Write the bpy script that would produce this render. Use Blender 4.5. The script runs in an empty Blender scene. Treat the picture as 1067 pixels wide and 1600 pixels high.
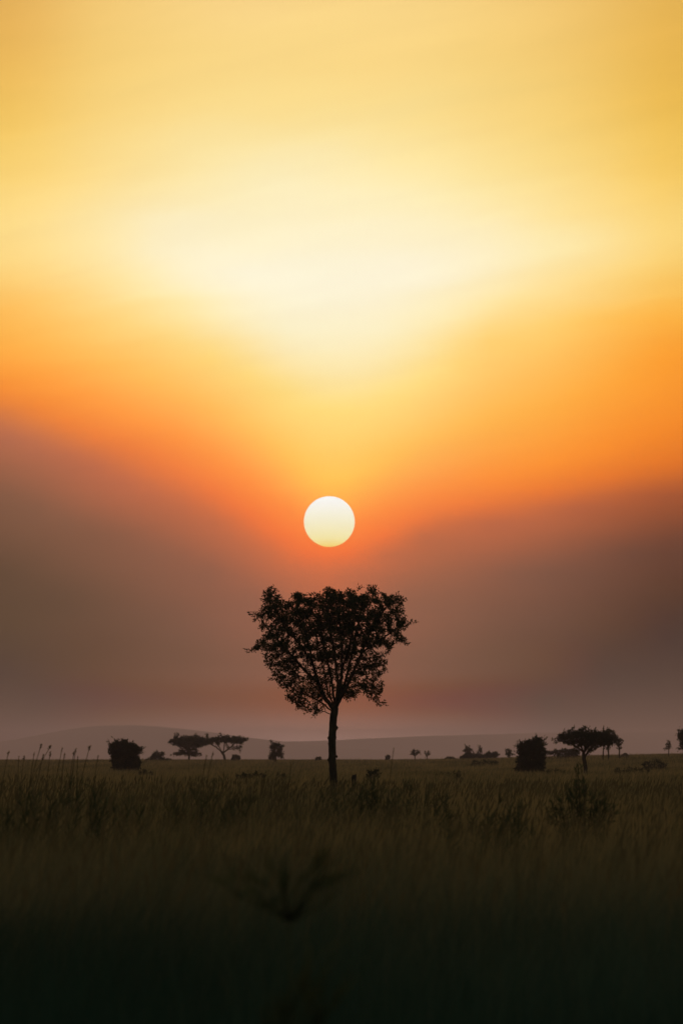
import bpy, math, random
import numpy as np
from mathutils import Vector, noise as mnoise

random.seed(11)
RNG = np.random.default_rng(11)
SC = bpy.context.scene
COL = SC.collection
R = math.radians

# ----------------------------------------------------------------- camera
K = 36.0 / 200.0 / 1600.0            # tangent per photograph pixel (200 mm lens, 36 mm tall sensor)
PITCH = math.atan(386 * K)           # horizon sits 386 px under the middle of the photograph
CAMZ = 1.8
cam_data = bpy.data.cameras.new('camera')
cam = bpy.data.objects.new('camera', cam_data)
COL.objects.link(cam)
SC.camera = cam
cam.location = (0, 0, CAMZ)
cam.rotation_euler = (math.pi / 2 + PITCH, 0, 0)
cam_data.sensor_fit = 'VERTICAL'
cam_data.sensor_height = 36.0
cam_data.sensor_width = 24.0
cam_data.lens = 200.0
cam_data.clip_start = 0.5
cam_data.clip_end = 400000.0
cam_data.dof.use_dof = True
cam_data.dof.focus_distance = 245.0
cam_data.dof.aperture_fstop = 4.0

CP, SP = math.cos(PITCH), math.sin(PITCH)


def at(px, py, Y):
    """World point at distance Y along the view whose photograph pixel is px, py."""
    u, v = (px - 533.5) * K, (800 - py) * K
    d = (u, CP - v * SP, SP + v * CP)
    s = Y / d[1]
    return np.array((d[0] * s, Y, CAMZ + d[2] * s))


def elev(py):
    v = (800 - py) * K
    return math.degrees(math.atan2(SP + v * CP, CP - v * SP))


def azim(px):
    return math.degrees(math.atan((px - 533.5) * K))


# ----------------------------------------------------------------- sky
SUN_EL, SUN_AZ = elev(815), azim(514.5)
# Each column of sky lists where a colour is met on the way down (photograph rows) and that colour; between columns both
# the place and the colour are interpolated, so the slanting edges of the haze stay as crisp as they are.
SKYF = {
    30: ([0, 120, 230, 300, 365, 425, 480, 535, 580, 622, 685, 790, 900, 1060, 1120, 1186],
         [(228,176,90),(237,188,93),(247,205,106),(252,214,125),(254,221,140),(254,213,127),(255,195,98),(254,177,75),(252,155,60),(238,134,57),(186,110,78),(133,91,69),(100,75,57),(92,72,56),(104,77,62),(112,88,78)]),
    160: ([0, 120, 230, 300, 365, 430, 490, 555, 620, 675, 740, 840, 950, 1060, 1120, 1186],
          [(240,198,115),(244,205,119),(249,215,134),(252,222,148),(253,231,170),(254,225,155),(255,209,122),(255,190,91),(255,155,66),(237,127,61),(190,107,74),(136,91,69),(108,79,61),(106,77,60),(114,86,70),(126,100,88)]),
    290: ([0, 120, 220, 290, 400, 470, 540, 610, 680, 732, 790, 880, 980, 1060, 1120, 1186],
          [(244,206,128),(247,212,131),(250,222,149),(252,230,168),(252,241,207),(254,233,172),(254,214,125),(255,188,92),(254,149,67),(237,123,64),(196,108,71),(145,94,72),(123,87,69),(120,86,68),(124,91,76),(138,108,96)]),
    390: ([0, 120, 220, 290, 428, 510, 592, 668, 742, 795, 850, 930, 1010, 1060, 1120, 1186],
          [(246,209,134),(248,215,136),(251,225,155),(252,235,182),(252,243,214),(253,237,190),(254,216,126),(254,189,92),(253,144,67),(240,118,62),(197,108,71),(150,97,75),(136,93,74),(130,91,73),(132,95,79),(144,114,102)]),
    455: ([0, 120, 220, 290, 436, 536, 624, 716, 792, 842, 893, 968, 1020, 1060, 1120, 1186],
          [(246,210,134),(248,215,136),(251,226,157),(252,236,187),(252,243,215),(252,239,198),(254,218,126),(254,192,88),(253,140,67),(242,117,62),(199,109,72),(150,98,76),(140,95,75),(136,94,75),(138,97,80),(149,119,107)]),
    515: ([0, 120, 220, 290, 440, 550, 640, 770, 832, 864, 908, 985, 1025, 1060, 1120, 1186],
          [(246,210,133),(248,215,136),(251,227,159),(252,236,187),(251,242,214),(252,238,194),(254,219,126),(255,192,82),(252,134,66),(242,116,62),(200,109,72),(150,98,76),(144,97,76),(140,96,76),(140,98,80),(150,120,108)]),
    580: ([0, 120, 220, 290, 436, 542, 630, 728, 797, 838, 880, 962, 1020, 1060, 1120, 1186],
          [(246,210,133),(248,214,135),(251,226,157),(252,236,186),(252,242,214),(253,239,196),(254,219,127),(254,192,88),(252,140,67),(240,118,62),(199,109,72),(149,98,76),(141,95,75),(136,93,74),(138,96,79),(148,118,106)]),
    670: ([0, 120, 220, 290, 420, 505, 590, 680, 762, 797, 834, 930, 1010, 1060, 1120, 1186],
          [(245,208,130),(247,213,133),(250,224,152),(252,234,178),(252,241,210),(253,236,185),(254,218,130),(254,190,92),(251,143,68),(234,121,64),(192,107,70),(147,97,74),(131,91,72),(124,88,70),(126,90,74),(140,112,100)]),
    760: ([0, 120, 220, 295, 405, 468, 520, 655, 742, 782, 821, 911, 990, 1060, 1120, 1186],
          [(243,204,123),(245,208,124),(248,217,140),(252,229,162),(252,239,202),(254,229,164),(254,211,122),(254,182,80),(251,143,60),(232,120,60),(191,105,69),(140,92,71),(120,85,67),(114,82,65),(117,85,70),(131,105,94)]),
    850: ([0, 120, 220, 300, 395, 445, 505, 640, 724, 766, 805, 896, 982, 1060, 1120, 1186],
          [(240,198,115),(243,203,116),(246,212,128),(252,222,145),(252,234,178),(254,222,148),(254,207,112),(254,175,71),(250,144,53),(230,120,55),(190,104,67),(130,87,68),(111,79,63),(104,76,60),(108,80,66),(122,98,88)]),
    1037: ([0, 120, 220, 300, 365, 415, 480, 560, 672, 722, 772, 860, 965, 1060, 1120, 1186],
           [(228,178,84),(233,183,81),(240,193,88),(248,204,104),(252,215,126),(250,204,107),(252,182,72),(253,160,52),(243,136,44),(222,115,43),(172,90,52),(108,69,53),(85,61,47),(72,54,42),(72,56,46),(80,64,58)]),
}
KX = sorted(SKYF)


# the air between here and the hills (built further down) also lies in front of the low sky: the sky behind it is
# what is left once the air's own light and its loss are taken off
HAZE_D, HAZE_TOP, HAZE_END = 0.000082, 156.0, 30500.0
AIR = np.array((0.177, 0.106, 0.077))


def behind_air(e_deg, c):
    sn = math.sin(math.radians(max(e_deg, 0.02)))
    T = math.exp(-HAZE_D * min(HAZE_END, (HAZE_TOP - CAMZ) / sn))
    return np.clip((np.asarray(c) - (1 - T) * AIR) / T, (0.008, 0.0045, 0.003), 2.0)



def lin(c):
    c = np.asarray(c, float) / 255.0
    return np.where(c <= 0.04045, c / 12.92, ((c + 0.055) / 1.055) ** 2.4)


class Nodes:
    def __init__(self, tree):
        self.t = tree

    def new(self, typ, **kw):
        n = self.t.nodes.new(typ)
        for k, v in kw.items():
            setattr(n, k, v)
        return n

    def link(self, a, b):
        self.t.links.new(a, b)

    def math(self, op, a, b=None, clamp=False):
        n = self.new('ShaderNodeMath', operation=op, use_clamp=clamp)
        for i, x in enumerate((a, b)):
            if x is None:
                continue
            if isinstance(x, (int, float)):
                n.inputs[i].default_value = x
            else:
                self.link(x, n.inputs[i])
        return n.outputs[0]

    def maprange(self, x, a, b, c=0.0, d=1.0, smooth=True):
        n = self.new('ShaderNodeMapRange', interpolation_type='SMOOTHSTEP' if smooth else 'LINEAR', clamp=True)
        self.link(x, n.inputs[0])
        for i, v in enumerate((a, b, c, d)):
            n.inputs[i + 1].default_value = v
        return n.outputs[0]

    def mix(self, f, a, b, blend='MIX'):
        n = self.new('ShaderNodeMix', data_type='RGBA', blend_type=blend)
        for i, x in ((0, f), (6, a), (7, b)):
            if isinstance(x, (int, float)):
                n.inputs[i].default_value = x
            elif isinstance(x, tuple):
                n.inputs[i].default_value = x + (1,) if len(x) == 3 else x
            else:
                self.link(x, n.inputs[i])
        return n.outputs[2]


world = bpy.data.worlds.new('World')
SC.world = world
world.use_nodes = True
wt = world.node_tree
wt.nodes.clear()
W = Nodes(wt)
w_out = W.new('ShaderNodeOutputWorld')
w_bg = W.new('ShaderNodeBackground')
W.link(w_bg.outputs[0], w_out.inputs[0])
tc = W.new('ShaderNodeTexCoord')
sep = W.new('ShaderNodeSeparateXYZ')
W.link(tc.outputs['Generated'], sep.inputs[0])
dx, dy, dz = sep.outputs
DEG = 180 / math.pi
az = W.math('MULTIPLY', W.math('ARCTAN2', dx, dy), DEG)
el = W.math('MULTIPLY', W.math('ARCSINE', dz), DEG)
# faint streaks of high thin cloud: the bands wander a little
cmb = W.new('ShaderNodeCombineXYZ')
W.link(W.math('MULTIPLY', az, 0.34), cmb.inputs[0])
W.link(W.math('SUBTRACT', W.math('MULTIPLY', el, 1.5), W.math('MULTIPLY', az, 0.22)), cmb.inputs[1])
nz = W.new('ShaderNodeTexNoise')
nz.inputs['Scale'].default_value = 0.9
nz.inputs['Detail'].default_value = 4.5
nz.inputs['Distortion'].default_value = 0.5
W.link(cmb.outputs[0], nz.inputs['Vector'])
streak = W.math('SUBTRACT', nz.outputs[0], 0.5)
wander = W.math('MULTIPLY', W.math('MULTIPLY', streak, 0.55), W.maprange(el, 2.9, 5.2, 0.16, 1.0))
el2 = W.math('ADD', el, wander)
EL0, EL1 = -1.0, 16.0
fac = W.math('DIVIDE', W.math('SUBTRACT', el2, EL0), EL1 - EL0, clamp=True)
ex = np.array([-1500.0, -160.0] + KX + [1230.0, 2600.0])
fy = np.array([SKYF[k][0] for k in KX], float)
fy[:, 8:12] += np.array((7, 6, -6, -11))      # the edge of the haze is crisp
fc = np.array([[lin(c) for c in SKYF[k][1]] for k in KX])
yl, yr = fy[0] + (fy[0] - fy[1]) * 0.8, fy[-1] + (fy[-1] - fy[-2]) * 0.6
fy = np.concatenate([[yl, yl], fy, [yr, yr]])
fy[:, 0], fy[:, -1] = 0, 1186
fy = np.maximum.accumulate(fy + np.arange(fy.shape[1]) * 1e-3, axis=1)
fc = np.concatenate([[fc[0] * 0.5, fc[0] * 0.86], fc, [fc[-1] * 0.84, fc[-1] * 0.5]])
fine = np.arange(-1500, 2601, 5.0)
kern = np.exp(-0.5 * (np.arange(-24, 25) * 5.0 / 24.0) ** 2)
kern /= kern.sum()
sm_ = lambda A: np.apply_along_axis(lambda v: np.convolve(np.pad(np.interp(fine, ex, v), 24, mode='edge'), kern, 'valid'), 0, A)
fyf, fcf = sm_(fy), sm_(fc.reshape(len(ex), -1)).reshape(len(fine), -1, 3)
ROWS = [0, 110, 200, 280, 335, 385, 425, 460, 495, 530, 562, 590, 615, 638, 660, 682, 704, 726, 748, 770, 792, 814, 836, 860, 890, 930, 985, 1050, 1120, 1186]
COLS = {}
for x in [-1500, -1000, -650, -400, -260, 60] + list(range(-165, 330, 45)) + list(range(330, 720, 30)) + list(range(720, 1261, 45)) + [1350, 1500, 1750, 2100, 2600]:
    i = int(np.argmin(abs(fine - x)))
    COLS[x] = np.stack([np.interp(ROWS, fyf[i], fcf[i][:, j]) for j in range(3)], 1)
cur = None
for px in sorted(COLS):
    rp = W.new('ShaderNodeValToRGB')
    W.link(fac, rp.inputs[0])
    cr = rp.color_ramp
    cr.interpolation = 'CARDINAL'
    stops = [(elev(y), behind_air(elev(y), c)) for y, c in zip(ROWS, COLS[px])]
    top = behind_air(elev(0), COLS[px][0])
    wide = behind_air(elev(0), COLS[60][0])
    stops += [(11.5, (top + wide * 2) / 3 * 0.84), (16.0, wide * np.array((0.60, 0.60, 0.68)))]
    stops.sort(key=lambda s: s[0])
    while len(cr.elements) < len(stops):
        cr.elements.new(1.0)
    for e, (d, c) in zip(cr.elements, stops):
        e.position = (d - EL0) / (EL1 - EL0)
    for e, (d, c) in zip(cr.elements, stops):
        e.color = (*[float(x) * 0.5 for x in c], 1)
    if cur is None:
        cur, last = rp.outputs[0], azim(px)
    else:
        cur = W.mix(W.maprange(az, last, azim(px), smooth=False), cur, rp.outputs[0])
        last = azim(px)
cmb2 = W.new('ShaderNodeCombineXYZ')
W.link(W.math('MULTIPLY', az, 0.30), cmb2.inputs[0])
W.link(W.math('SUBTRACT', W.math('MULTIPLY', el, 3.4), W.math('MULTIPLY', az, 0.75)), cmb2.inputs[1])
nz2 = W.new('ShaderNodeTexNoise')
nz2.inputs['Scale'].default_value = 1.25
nz2.inputs['Detail'].default_value = 5.0
nz2.inputs['Distortion'].default_value = 0.7
W.link(cmb2.outputs[0], nz2.inputs['Vector'])
wisp = W.math('MULTIPLY', W.math('SUBTRACT', nz2.outputs[0], 0.5), W.maprange(el, 2.6, 4.4, 0.03, 0.085))
bright = W.math('ADD', W.math('ADD', 1.015, wisp), W.math('MULTIPLY', streak, 0.08))
cur = W.mix(1.0, cur, W.mix(0.0, bright, bright), 'MULTIPLY')
nish = W.new('ShaderNodeTexSky', sky_type='NISHITA')
nish.sun_disc = False
nish.sun_elevation = R(SUN_EL)
nish.sun_rotation = R(SUN_AZ)
nish.dust_density = 4.0
nish.air_density = 1.5
dusk = W.mix(1.0, nish.outputs[0], (0.075, 0.075, 0.075), 'MULTIPLY')
# angle away from the sun decides how much of its glow is left
dotn = W.new('ShaderNodeVectorMath', operation='DOT_PRODUCT')
W.link(tc.outputs['Generated'], dotn.inputs[0])
dotn.inputs[1].default_value = (math.sin(R(SUN_AZ)) * math.cos(R(SUN_EL)), math.cos(R(SUN_AZ)) * math.cos(R(SUN_EL)), math.sin(R(SUN_EL)))
ang = W.math('MULTIPLY', W.math('ARCCOSINE', W.math('MINIMUM', dotn.outputs['Value'], 1.0)), DEG)
glow = W.maprange(ang, 7.5, 39.0, 1.0, 0.0)
W.link(W.mix(glow, dusk, cur), w_bg.inputs[0])
w_bg.inputs[1].default_value = 2.0      # the ramps above hold half values

sun_data = bpy.data.lights.new('sun_lamp', 'SUN')
sun_lamp = bpy.data.objects.new('sun_lamp', sun_data)
COL.objects.link(sun_lamp)
sun_data.energy = 0.4
sun_data.angle = R(0.5)
sun_data.color = (1.0, 0.62, 0.32)
sd = Vector((math.sin(R(SUN_AZ)), math.cos(R(SUN_AZ)), math.tan(R(SUN_EL + 0.7)))).normalized()
sun_lamp.rotation_euler = sd.to_track_quat('Z', 'Y').to_euler()

vs = SC.view_settings
SC.display_settings.display_device = 'sRGB'
vs.view_transform = 'Standard'
vs.look = 'None'
vs.exposure = 0.0
vs.gamma = 1.0
vs.use_curve_mapping = False
SC.cycles.use_denoising = True
SC.cycles.max_bounces = 6
SC.cycles.volume_bounces = 1
SC.cycles.transparent_max_bounces = 8


# ----------------------------------------------------------------- helpers
def tag(o, label=None, cat=None, group=None, kind=None):
    for k, v in (('label', label), ('category', cat), ('group', group), ('kind', kind)):
        if v:
            o[k] = v
    return o


def empty(name, loc):
    o = bpy.data.objects.new(name, None)
    COL.objects.link(o)
    o.location = [float(x) for x in loc]
    o.empty_display_size = 0.2
    return o


class MB:
    """Collects pieces of geometry into ONE mesh."""

    def __init__(self):
        self.v, self.f, self.n = [], [], 0

    def add(self, verts, faces):
        verts = np.asarray(verts, float)
        self.v.append(verts)
        self.f.extend([[i + self.n for i in f] for f in faces])
        self.n += len(verts)

    def tube(self, pts, rad, sides=6, cap=True):
        pts = np.asarray(pts, float)
        n = len(pts)
        d = np.gradient(pts, axis=0)
        d /= np.linalg.norm(d, axis=1)[:, None] + 1e-9
        ref = np.array((0.31, 0.95, 0.02))
        out = []
        for p, t, r in zip(pts, d, rad):
            a = np.cross(t, ref)
            if np.linalg.norm(a) < 0.05:
                a = np.cross(t, (1, 0, 0))
            a /= np.linalg.norm(a)
            b = np.cross(t, a)
            for k in range(sides):
                q = 2 * math.pi * k / sides
                out.append(p + r * (a * math.cos(q) + b * math.sin(q)))
        f = []
        for i in range(n - 1):
            for k in range(sides):
                k2 = (k + 1) % sides
                f.append([i * sides + k, i * sides + k2, (i + 1) * sides + k2, (i + 1) * sides + k])
        if cap:
            f.append(list(range(sides))[::-1])
            f.append([(n - 1) * sides + k for k in range(sides)])
        self.add(out, f)

    def leaves(self, pos, axis, side, length, width, fold=0.25):
        """Many folded leaves at once: base, two edges, tip."""
        pos, axis, side = (np.asarray(a, float) for a in (pos, axis, side))
        axis /= np.linalg.norm(axis, axis=1)[:, None] + 1e-9
        side = side - axis * (side * axis).sum(1)[:, None]
        side /= np.linalg.norm(side, axis=1)[:, None] + 1e-9
        up = np.cross(axis, side)
        L, Wd = np.asarray(length)[:, None], np.asarray(width)[:, None]
        m = pos + axis * L * 0.45
        quad = np.stack([pos, m + side * Wd * 0.5 + up * Wd * fold, pos + axis * L - up * L * 0.12, m - side * Wd * 0.5 + up * Wd * fold], 1)
        n = len(pos)
        idx = self.n + np.arange(n * 4).reshape(n, 4)
        self.v.append(quad.reshape(-1, 3))
        self.f.extend(np.concatenate([idx[:, [0, 1, 2]], idx[:, [0, 2, 3]]]).tolist())
        self.n += n * 4

    def build(self, name, mat, parent=None, origin=(0, 0, 0), smooth=True):
        me = bpy.data.meshes.new(name)
        v = np.concatenate(self.v) - np.asarray(origin, float)
        me.from_pydata(v.tolist(), [], self.f)
        if smooth:
            me.polygons.foreach_set('use_smooth', np.ones(len(me.polygons), bool))
        me.materials.append(mat)
        o = bpy.data.objects.new(name, me)
        COL.objects.link(o)
        if parent:
            o.parent = parent
        else:
            o.location = [float(x) for x in origin]
        return o


def material(name, cols, scale=3.0, rough=0.85, trans=0.0, stretch=(1, 1, 1), bump=0.0, attr=None):
    m = bpy.data.materials.new(name)
    m.use_nodes = True
    t = m.node_tree
    t.nodes.clear()
    N = Nodes(t)
    out = N.new('ShaderNodeOutputMaterial')
    p = N.new('ShaderNodeBsdfPrincipled')
    p.inputs['Roughness'].default_value = rough
    p.inputs['Specular IOR Level'].default_value = 0.15
    g = N.new('ShaderNodeNewGeometry')
    mpn = N.new('ShaderNodeMapping')
    mpn.inputs['Scale'].default_value = stretch
    N.link(g.outputs['Position'], mpn.inputs[0])
    no = N.new('ShaderNodeTexNoise')
    no.inputs['Scale'].default_value = scale
    no.inputs['Detail'].default_value = 5.0
    N.link(mpn.outputs[0], no.inputs['Vector'])
    rp = N.new('ShaderNodeValToRGB')
    src = no.outputs[0]
    if attr:
        at_ = N.new('ShaderNodeAttribute', attribute_name=attr)
        src = N.math('ADD', N.math('MULTIPLY', no.outputs[0], 0.6), N.math('MULTIPLY', at_.outputs['Fac'], 0.4))
    N.link(src, rp.inputs[0])
    cr = rp.color_ramp
    while len(cr.elements) < len(cols):
        cr.elements.new(1.0)
    for i, (e, c) in enumerate(zip(cr.elements, cols)):
        e.position = 0.3 + 0.4 * i / max(1, len(cols) - 1)
    for e, c in zip(cr.elements, cols):
        e.color = (*c, 1)
    N.link(rp.outputs[0], p.inputs['Base Color'])
    if bump:
        bn = N.new('ShaderNodeBump')
        bn.inputs['Strength'].default_value = bump
        bn.inputs['Distance'].default_value = 0.03
        N.link(no.outputs[0], bn.inputs['Height'])
        N.link(bn.outputs[0], p.inputs['Normal'])
    if trans:
        tr = N.new('ShaderNodeBsdfTranslucent')
        N.link(rp.outputs[0], tr.inputs[0])
        mx = N.new('ShaderNodeMixShader')
        mx.inputs[0].default_value = trans
        N.link(p.outputs[0], mx.inputs[1])
        N.link(tr.outputs[0], mx.inputs[2])
        N.link(mx.outputs[0], out.inputs[0])
    else:
        N.link(p.outputs[0], out.inputs[0])
    return m


M_GROUND = material('dry_soil', [(0.05, 0.042, 0.022), (0.085, 0.062, 0.03), (0.11, 0.08, 0.038)], 0.8, 0.95, bump=0.4)
M_HILL = material('hill_scrub', [(0.045, 0.05, 0.035), (0.07, 0.065, 0.045)], 0.004, 0.95)
M_GRASS = material('dry_grass', [(0.085, 0.095, 0.045), (0.30, 0.24, 0.12), (0.50, 0.365, 0.17)], 0.13, 0.8, trans=0.4, attr='tint')
# the teal foreground darkening of lens and grading, painted into blade colours by distance
_t = M_GRASS.node_tree
_N = Nodes(_t)
_rp = next(n for n in _t.nodes if n.type == 'VALTORGB')
_no = next(n for n in _t.nodes if n.type == 'TEX_NOISE')
_src = _rp.inputs[0].links[0].from_socket
_r2 = _N.new('ShaderNodeValToRGB')
_N.link(_src, _r2.inputs[0])
for _e, (_p, _c) in zip([_r2.color_ramp.elements[0], _r2.color_ramp.elements[1]], [(0.3, (0.016, 0.048, 0.040)), (0.7, (0.048, 0.115, 0.092))]):
    _e.position = _p
    _e.color = (*_c, 1)
_g = _N.new('ShaderNodeNewGeometry')
_sp = _N.new('ShaderNodeSeparateXYZ')
_N.link(_g.outputs['Position'], _sp.inputs[0])
_yy = _N.math('ADD', _sp.outputs[1], _N.math('MULTIPLY', _no.outputs[0], 50.0))
_mixc = _N.mix(_N.maprange(_yy, 46.0, 118.0), _r2.outputs[0], _rp.outputs[0])
for _l in list(_rp.outputs[0].links):
    if _l.to_node.type in ('BSDF_PRINCIPLED', 'BSDF_TRANSLUCENT'):
        _N.link(_mixc, _l.to_socket)
M_SEED = material('seed_heads', [(0.10, 0.09, 0.05), (0.17, 0.14, 0.075)], 2.0, 0.9, trans=0.3)
M_WEED = material('green_weeds', [(0.05, 0.07, 0.034), (0.12, 0.13, 0.062)], 3.0, 0.8, trans=0.25)
M_BARK = material('bark', [(0.03, 0.027, 0.022), (0.065, 0.055, 0.042)], 9.0, 0.95, stretch=(1, 1, 0.25), bump=0.8)
M_LEAF = material('tree_leaves', [(0.03, 0.045, 0.018), (0.05, 0.065, 0.026)], 2.0, 0.7, trans=0.22)
M_LEAF2 = material('acacia_leaves', [(0.03, 0.045, 0.022), (0.05, 0.06, 0.03)], 1.0, 0.75, trans=0.18)
M_BUSH = material('bush_leaves', [(0.025, 0.04, 0.022), (0.045, 0.055, 0.03)], 1.5, 0.75, trans=0.15)
M_SCRUB = material('scrub_leaves', [(0.04, 0.052, 0.03), (0.085, 0.09, 0.05)], 1.2, 0.8, trans=0.2)
M_MOUND = material('termite_earth', [(0.09, 0.06, 0.04), (0.14, 0.095, 0.06)], 2.0, 0.95, bump=0.5)


# ----------------------------------------------------------------- terrain
def sstep(a, b, x):
    t = np.clip((np.asarray(x, float) - a) / (b - a), 0, 1)
    return t * t * (3 - 2 * t)


def ground(X, Y):
    X, Y = np.asarray(X, float), np.asarray(Y, float)
    a = X / np.maximum(Y, 60.0)
    z = 1.02 * sstep(420, 1250, Y) - 1.6 * sstep(1500, 3200, Y)
    z = z + 1.30 * sstep(0.006, 0.064, a) * sstep(350, 950, Y) * (1 - sstep(1600, 3500, Y))
    z = z + 0.06 * np.sin(X * 0.21 + 1.3) * np.sin(Y * 0.051 + 0.4) * (Y < 1e9)
    z = z + 0.10 * np.sin(X * 0.043 + 0.3) * np.sin(Y * 0.0143 + 2.1) * sstep(40, 150, Y)
    return z


def axis_grid(vals):
    return np.unique(np.concatenate(vals))


gx = axis_grid([np.linspace(-8500, -500, 24), np.linspace(-500, -100, 28), np.linspace(-100, 100, 91), np.linspace(100, 500, 28), np.linspace(500, 8500, 24)])
gy = axis_grid([np.linspace(-150, 0, 12), np.linspace(0, 400, 120), np.linspace(400, 2000, 150), np.linspace(2000, 30000, 70)])
GX, GY = np.meshgrid(gx, gy)
GZ = ground(GX, GY)
mb = MB()
nx = len(gx)
faces = []
for j in range(len(gy) - 1):
    for i in range(nx - 1):
        a = j * nx + i
        faces.append([a, a + 1, a + 1 + nx, a + nx])
mb.add(np.stack([GX, GY, GZ], -1).reshape(-1, 3), faces)
tag(mb.build('ground', M_GROUND), kind='structure')


# far hills, two long ridges with real depth
def ridge(name, crest, Y, depth, seed):
    m = MB()
    xs = np.linspace(-3300, 6300, 380)
    cx = [at(p, q, Y)[0] for p, q in crest]
    cz = [at(p, q, Y)[2] for p, q in crest]
    h = np.interp(xs, cx, cz)
    kern = np.hanning(23)
    kern /= kern.sum()
    h = np.convolve(np.pad(h, 11, mode='edge'), kern, 'valid')
    h = h + np.array([mnoise.noise(Vector((x * 0.0048, seed, 0))) * 2.6 + mnoise.noise(Vector((x * 0.019, seed, 3))) * 0.9 for x in xs])
    prof = np.linspace(-1, 1, 25)
    vv = []
    for t in prof:
        w = (math.cos(t * math.pi) + 1) / 2
        for x, hh in zip(xs, h):
            n = mnoise.noise(Vector((x * 0.0022, t * 2.2, seed + 7))) * 13 * w * (1 - w) * 2
            vv.append((x, Y + t * depth, -4 + (hh + 4) * w + n))
    ff = []
    nn = len(xs)
    for j in range(len(prof) - 1):
        for i in range(nn - 1):
            a = j * nn + i
            ff.append([a, a + 1, a + 1 + nn, a + nn])
    m.add(vv, ff)
    tag(m.build(name, M_HILL), kind='structure')


ridge('hills', [(-700, 1163), (-200, 1162), (0, 1161), (30, 1158), (60, 1149), (100, 1138), (150, 1133), (200, 1132), (250, 1134), (300, 1140), (350, 1147), (400, 1154), (460, 1160), (520, 1166), (600, 1175), (800, 1188), (2600, 1192)], 23500, 1900, 1.0)
ridge('hills', [(-700, 1168), (300, 1166), (420, 1159), (520, 1157), (600, 1153), (650, 1150), (700, 1149), (780, 1147), (850, 1145), (950, 1145), (1067, 1143), (1300, 1140), (1700, 1150), (2600, 1158)], 27500, 2200, 5.0)

# air between here and the hills
hz = MB()
X0, X1, Y0, Y1, Z0, Z1 = -9000, 9000, -200, HAZE_END, -7, HAZE_TOP
hz.add([(x, y, z) for z in (Z0, Z1) for y in (Y0, Y1) for x in (X0, X1)],
       [[0, 2, 3, 1], [4, 5, 7, 6], [0, 1, 5, 4], [2, 6, 7, 3], [0, 4, 6, 2], [1, 3, 7, 5]])
hm = bpy.data.materials.new('haze_air')
hm.use_nodes = True
hm.node_tree.nodes.clear()
ho = hm.node_tree.nodes.new('ShaderNodeOutputMaterial')
hv = hm.node_tree.nodes.new('ShaderNodeVolumePrincipled')
hv.inputs['Color'].default_value = (0.71, 0.63, 0.87, 1)
hv.inputs['Density'].default_value = HAZE_D
hv.inputs['Anisotropy'].default_value = 0.45
hm.node_tree.links.new(hv.outputs[0], ho.inputs['Volume'])
tag(hz.build('haze', hm, smooth=False), kind='stuff')

# the sun's own disc, far outside the air
SUN_D = 150000.0
sun_r = SUN_D / math.cos(R(SUN_EL)) * math.tan(39.6 * K) 
bpy_me = bpy.data.meshes.new('sun')
import bmesh
bm = bmesh.new()
bmesh.ops.create_uvsphere(bm, u_segments=96, v_segments=64, radius=sun_r)
bm.to_mesh(bpy_me)
bm.free()
bpy_me.polygons.foreach_set('use_smooth', np.ones(len(bpy_me.polygons), bool))
sun = bpy.data.objects.new('sun', bpy_me)
COL.objects.link(sun)
sun.location = [float(x) for x in at(514.5, 815, SUN_D)]
tag(sun, 'round pale yellow setting sun hanging right above the lone tree', 'sun')
sm = bpy.data.materials.new('sun_surface')
sm.use_nodes = True
sm.node_tree.nodes.clear()
S = Nodes(sm.node_tree)
so = S.new('ShaderNodeOutputMaterial')
se = S.new('ShaderNodeEmission')
S.link(se.outputs[0], so.inputs[0])
stc = S.new('ShaderNodeTexCoord')
ssp = S.new('ShaderNodeSeparateXYZ')
S.link(stc.outputs['Object'], ssp.inputs[0])
srp = S.new('ShaderNodeValToRGB')
S.link(S.maprange(ssp.outputs[2], -sun_r, sun_r, smooth=False), srp.inputs[0])
for e, (p, c) in zip([srp.color_ramp.elements[0], srp.color_ramp.elements[1]] + [srp.color_ramp.elements.new(0.5) for _ in range(2)],
                     [(0.0, (253, 216, 112)), (1.0, (255, 254, 250)), (0.16, (252, 238, 172)), (0.55, (252, 246, 216))]):
    e.position = p
    e.color = (*[float(x) for x in lin(c)], 1)
S.link(srp.outputs[0], se.inputs[0])
se.inputs[1].default_value = 1.2
bpy_me.materials.append(sm)


# ----------------------------------------------------------------- grass
def in_view_points(ya, yb, dens):
    """Points on the plain between ya and yb, a margin wider than the frame."""
    out = []
    edges = np.linspace(ya, yb, max(2, int((yb - ya) / max(4, ya * 0.05))))
    for a, b in zip(edges[:-1], edges[1:]):
        hw = 0.105 * b + 5.0
        n = int(dens((a + b) / 2) * 2 * hw * (b - a))
        out.append(np.stack([RNG.uniform(-hw, hw, n), RNG.uniform(a, b, n)], 1))
    return np.concatenate(out)


def lump(X, Y, s, seed):
    """Cheap smooth clumping value 0..1 from a few crossed waves."""
    v = np.zeros_like(X)
    r = np.random.default_rng(seed)
    for k in range(7):
        th = r.uniform(0, math.pi)
        f = s * r.uniform(0.6, 1.9)
        v += np.sin((X * math.cos(th) + Y * math.sin(th)) * f + r.uniform(0, 6.28))
    return np.clip(0.5 + v / 5.2, 0, 1)


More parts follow.
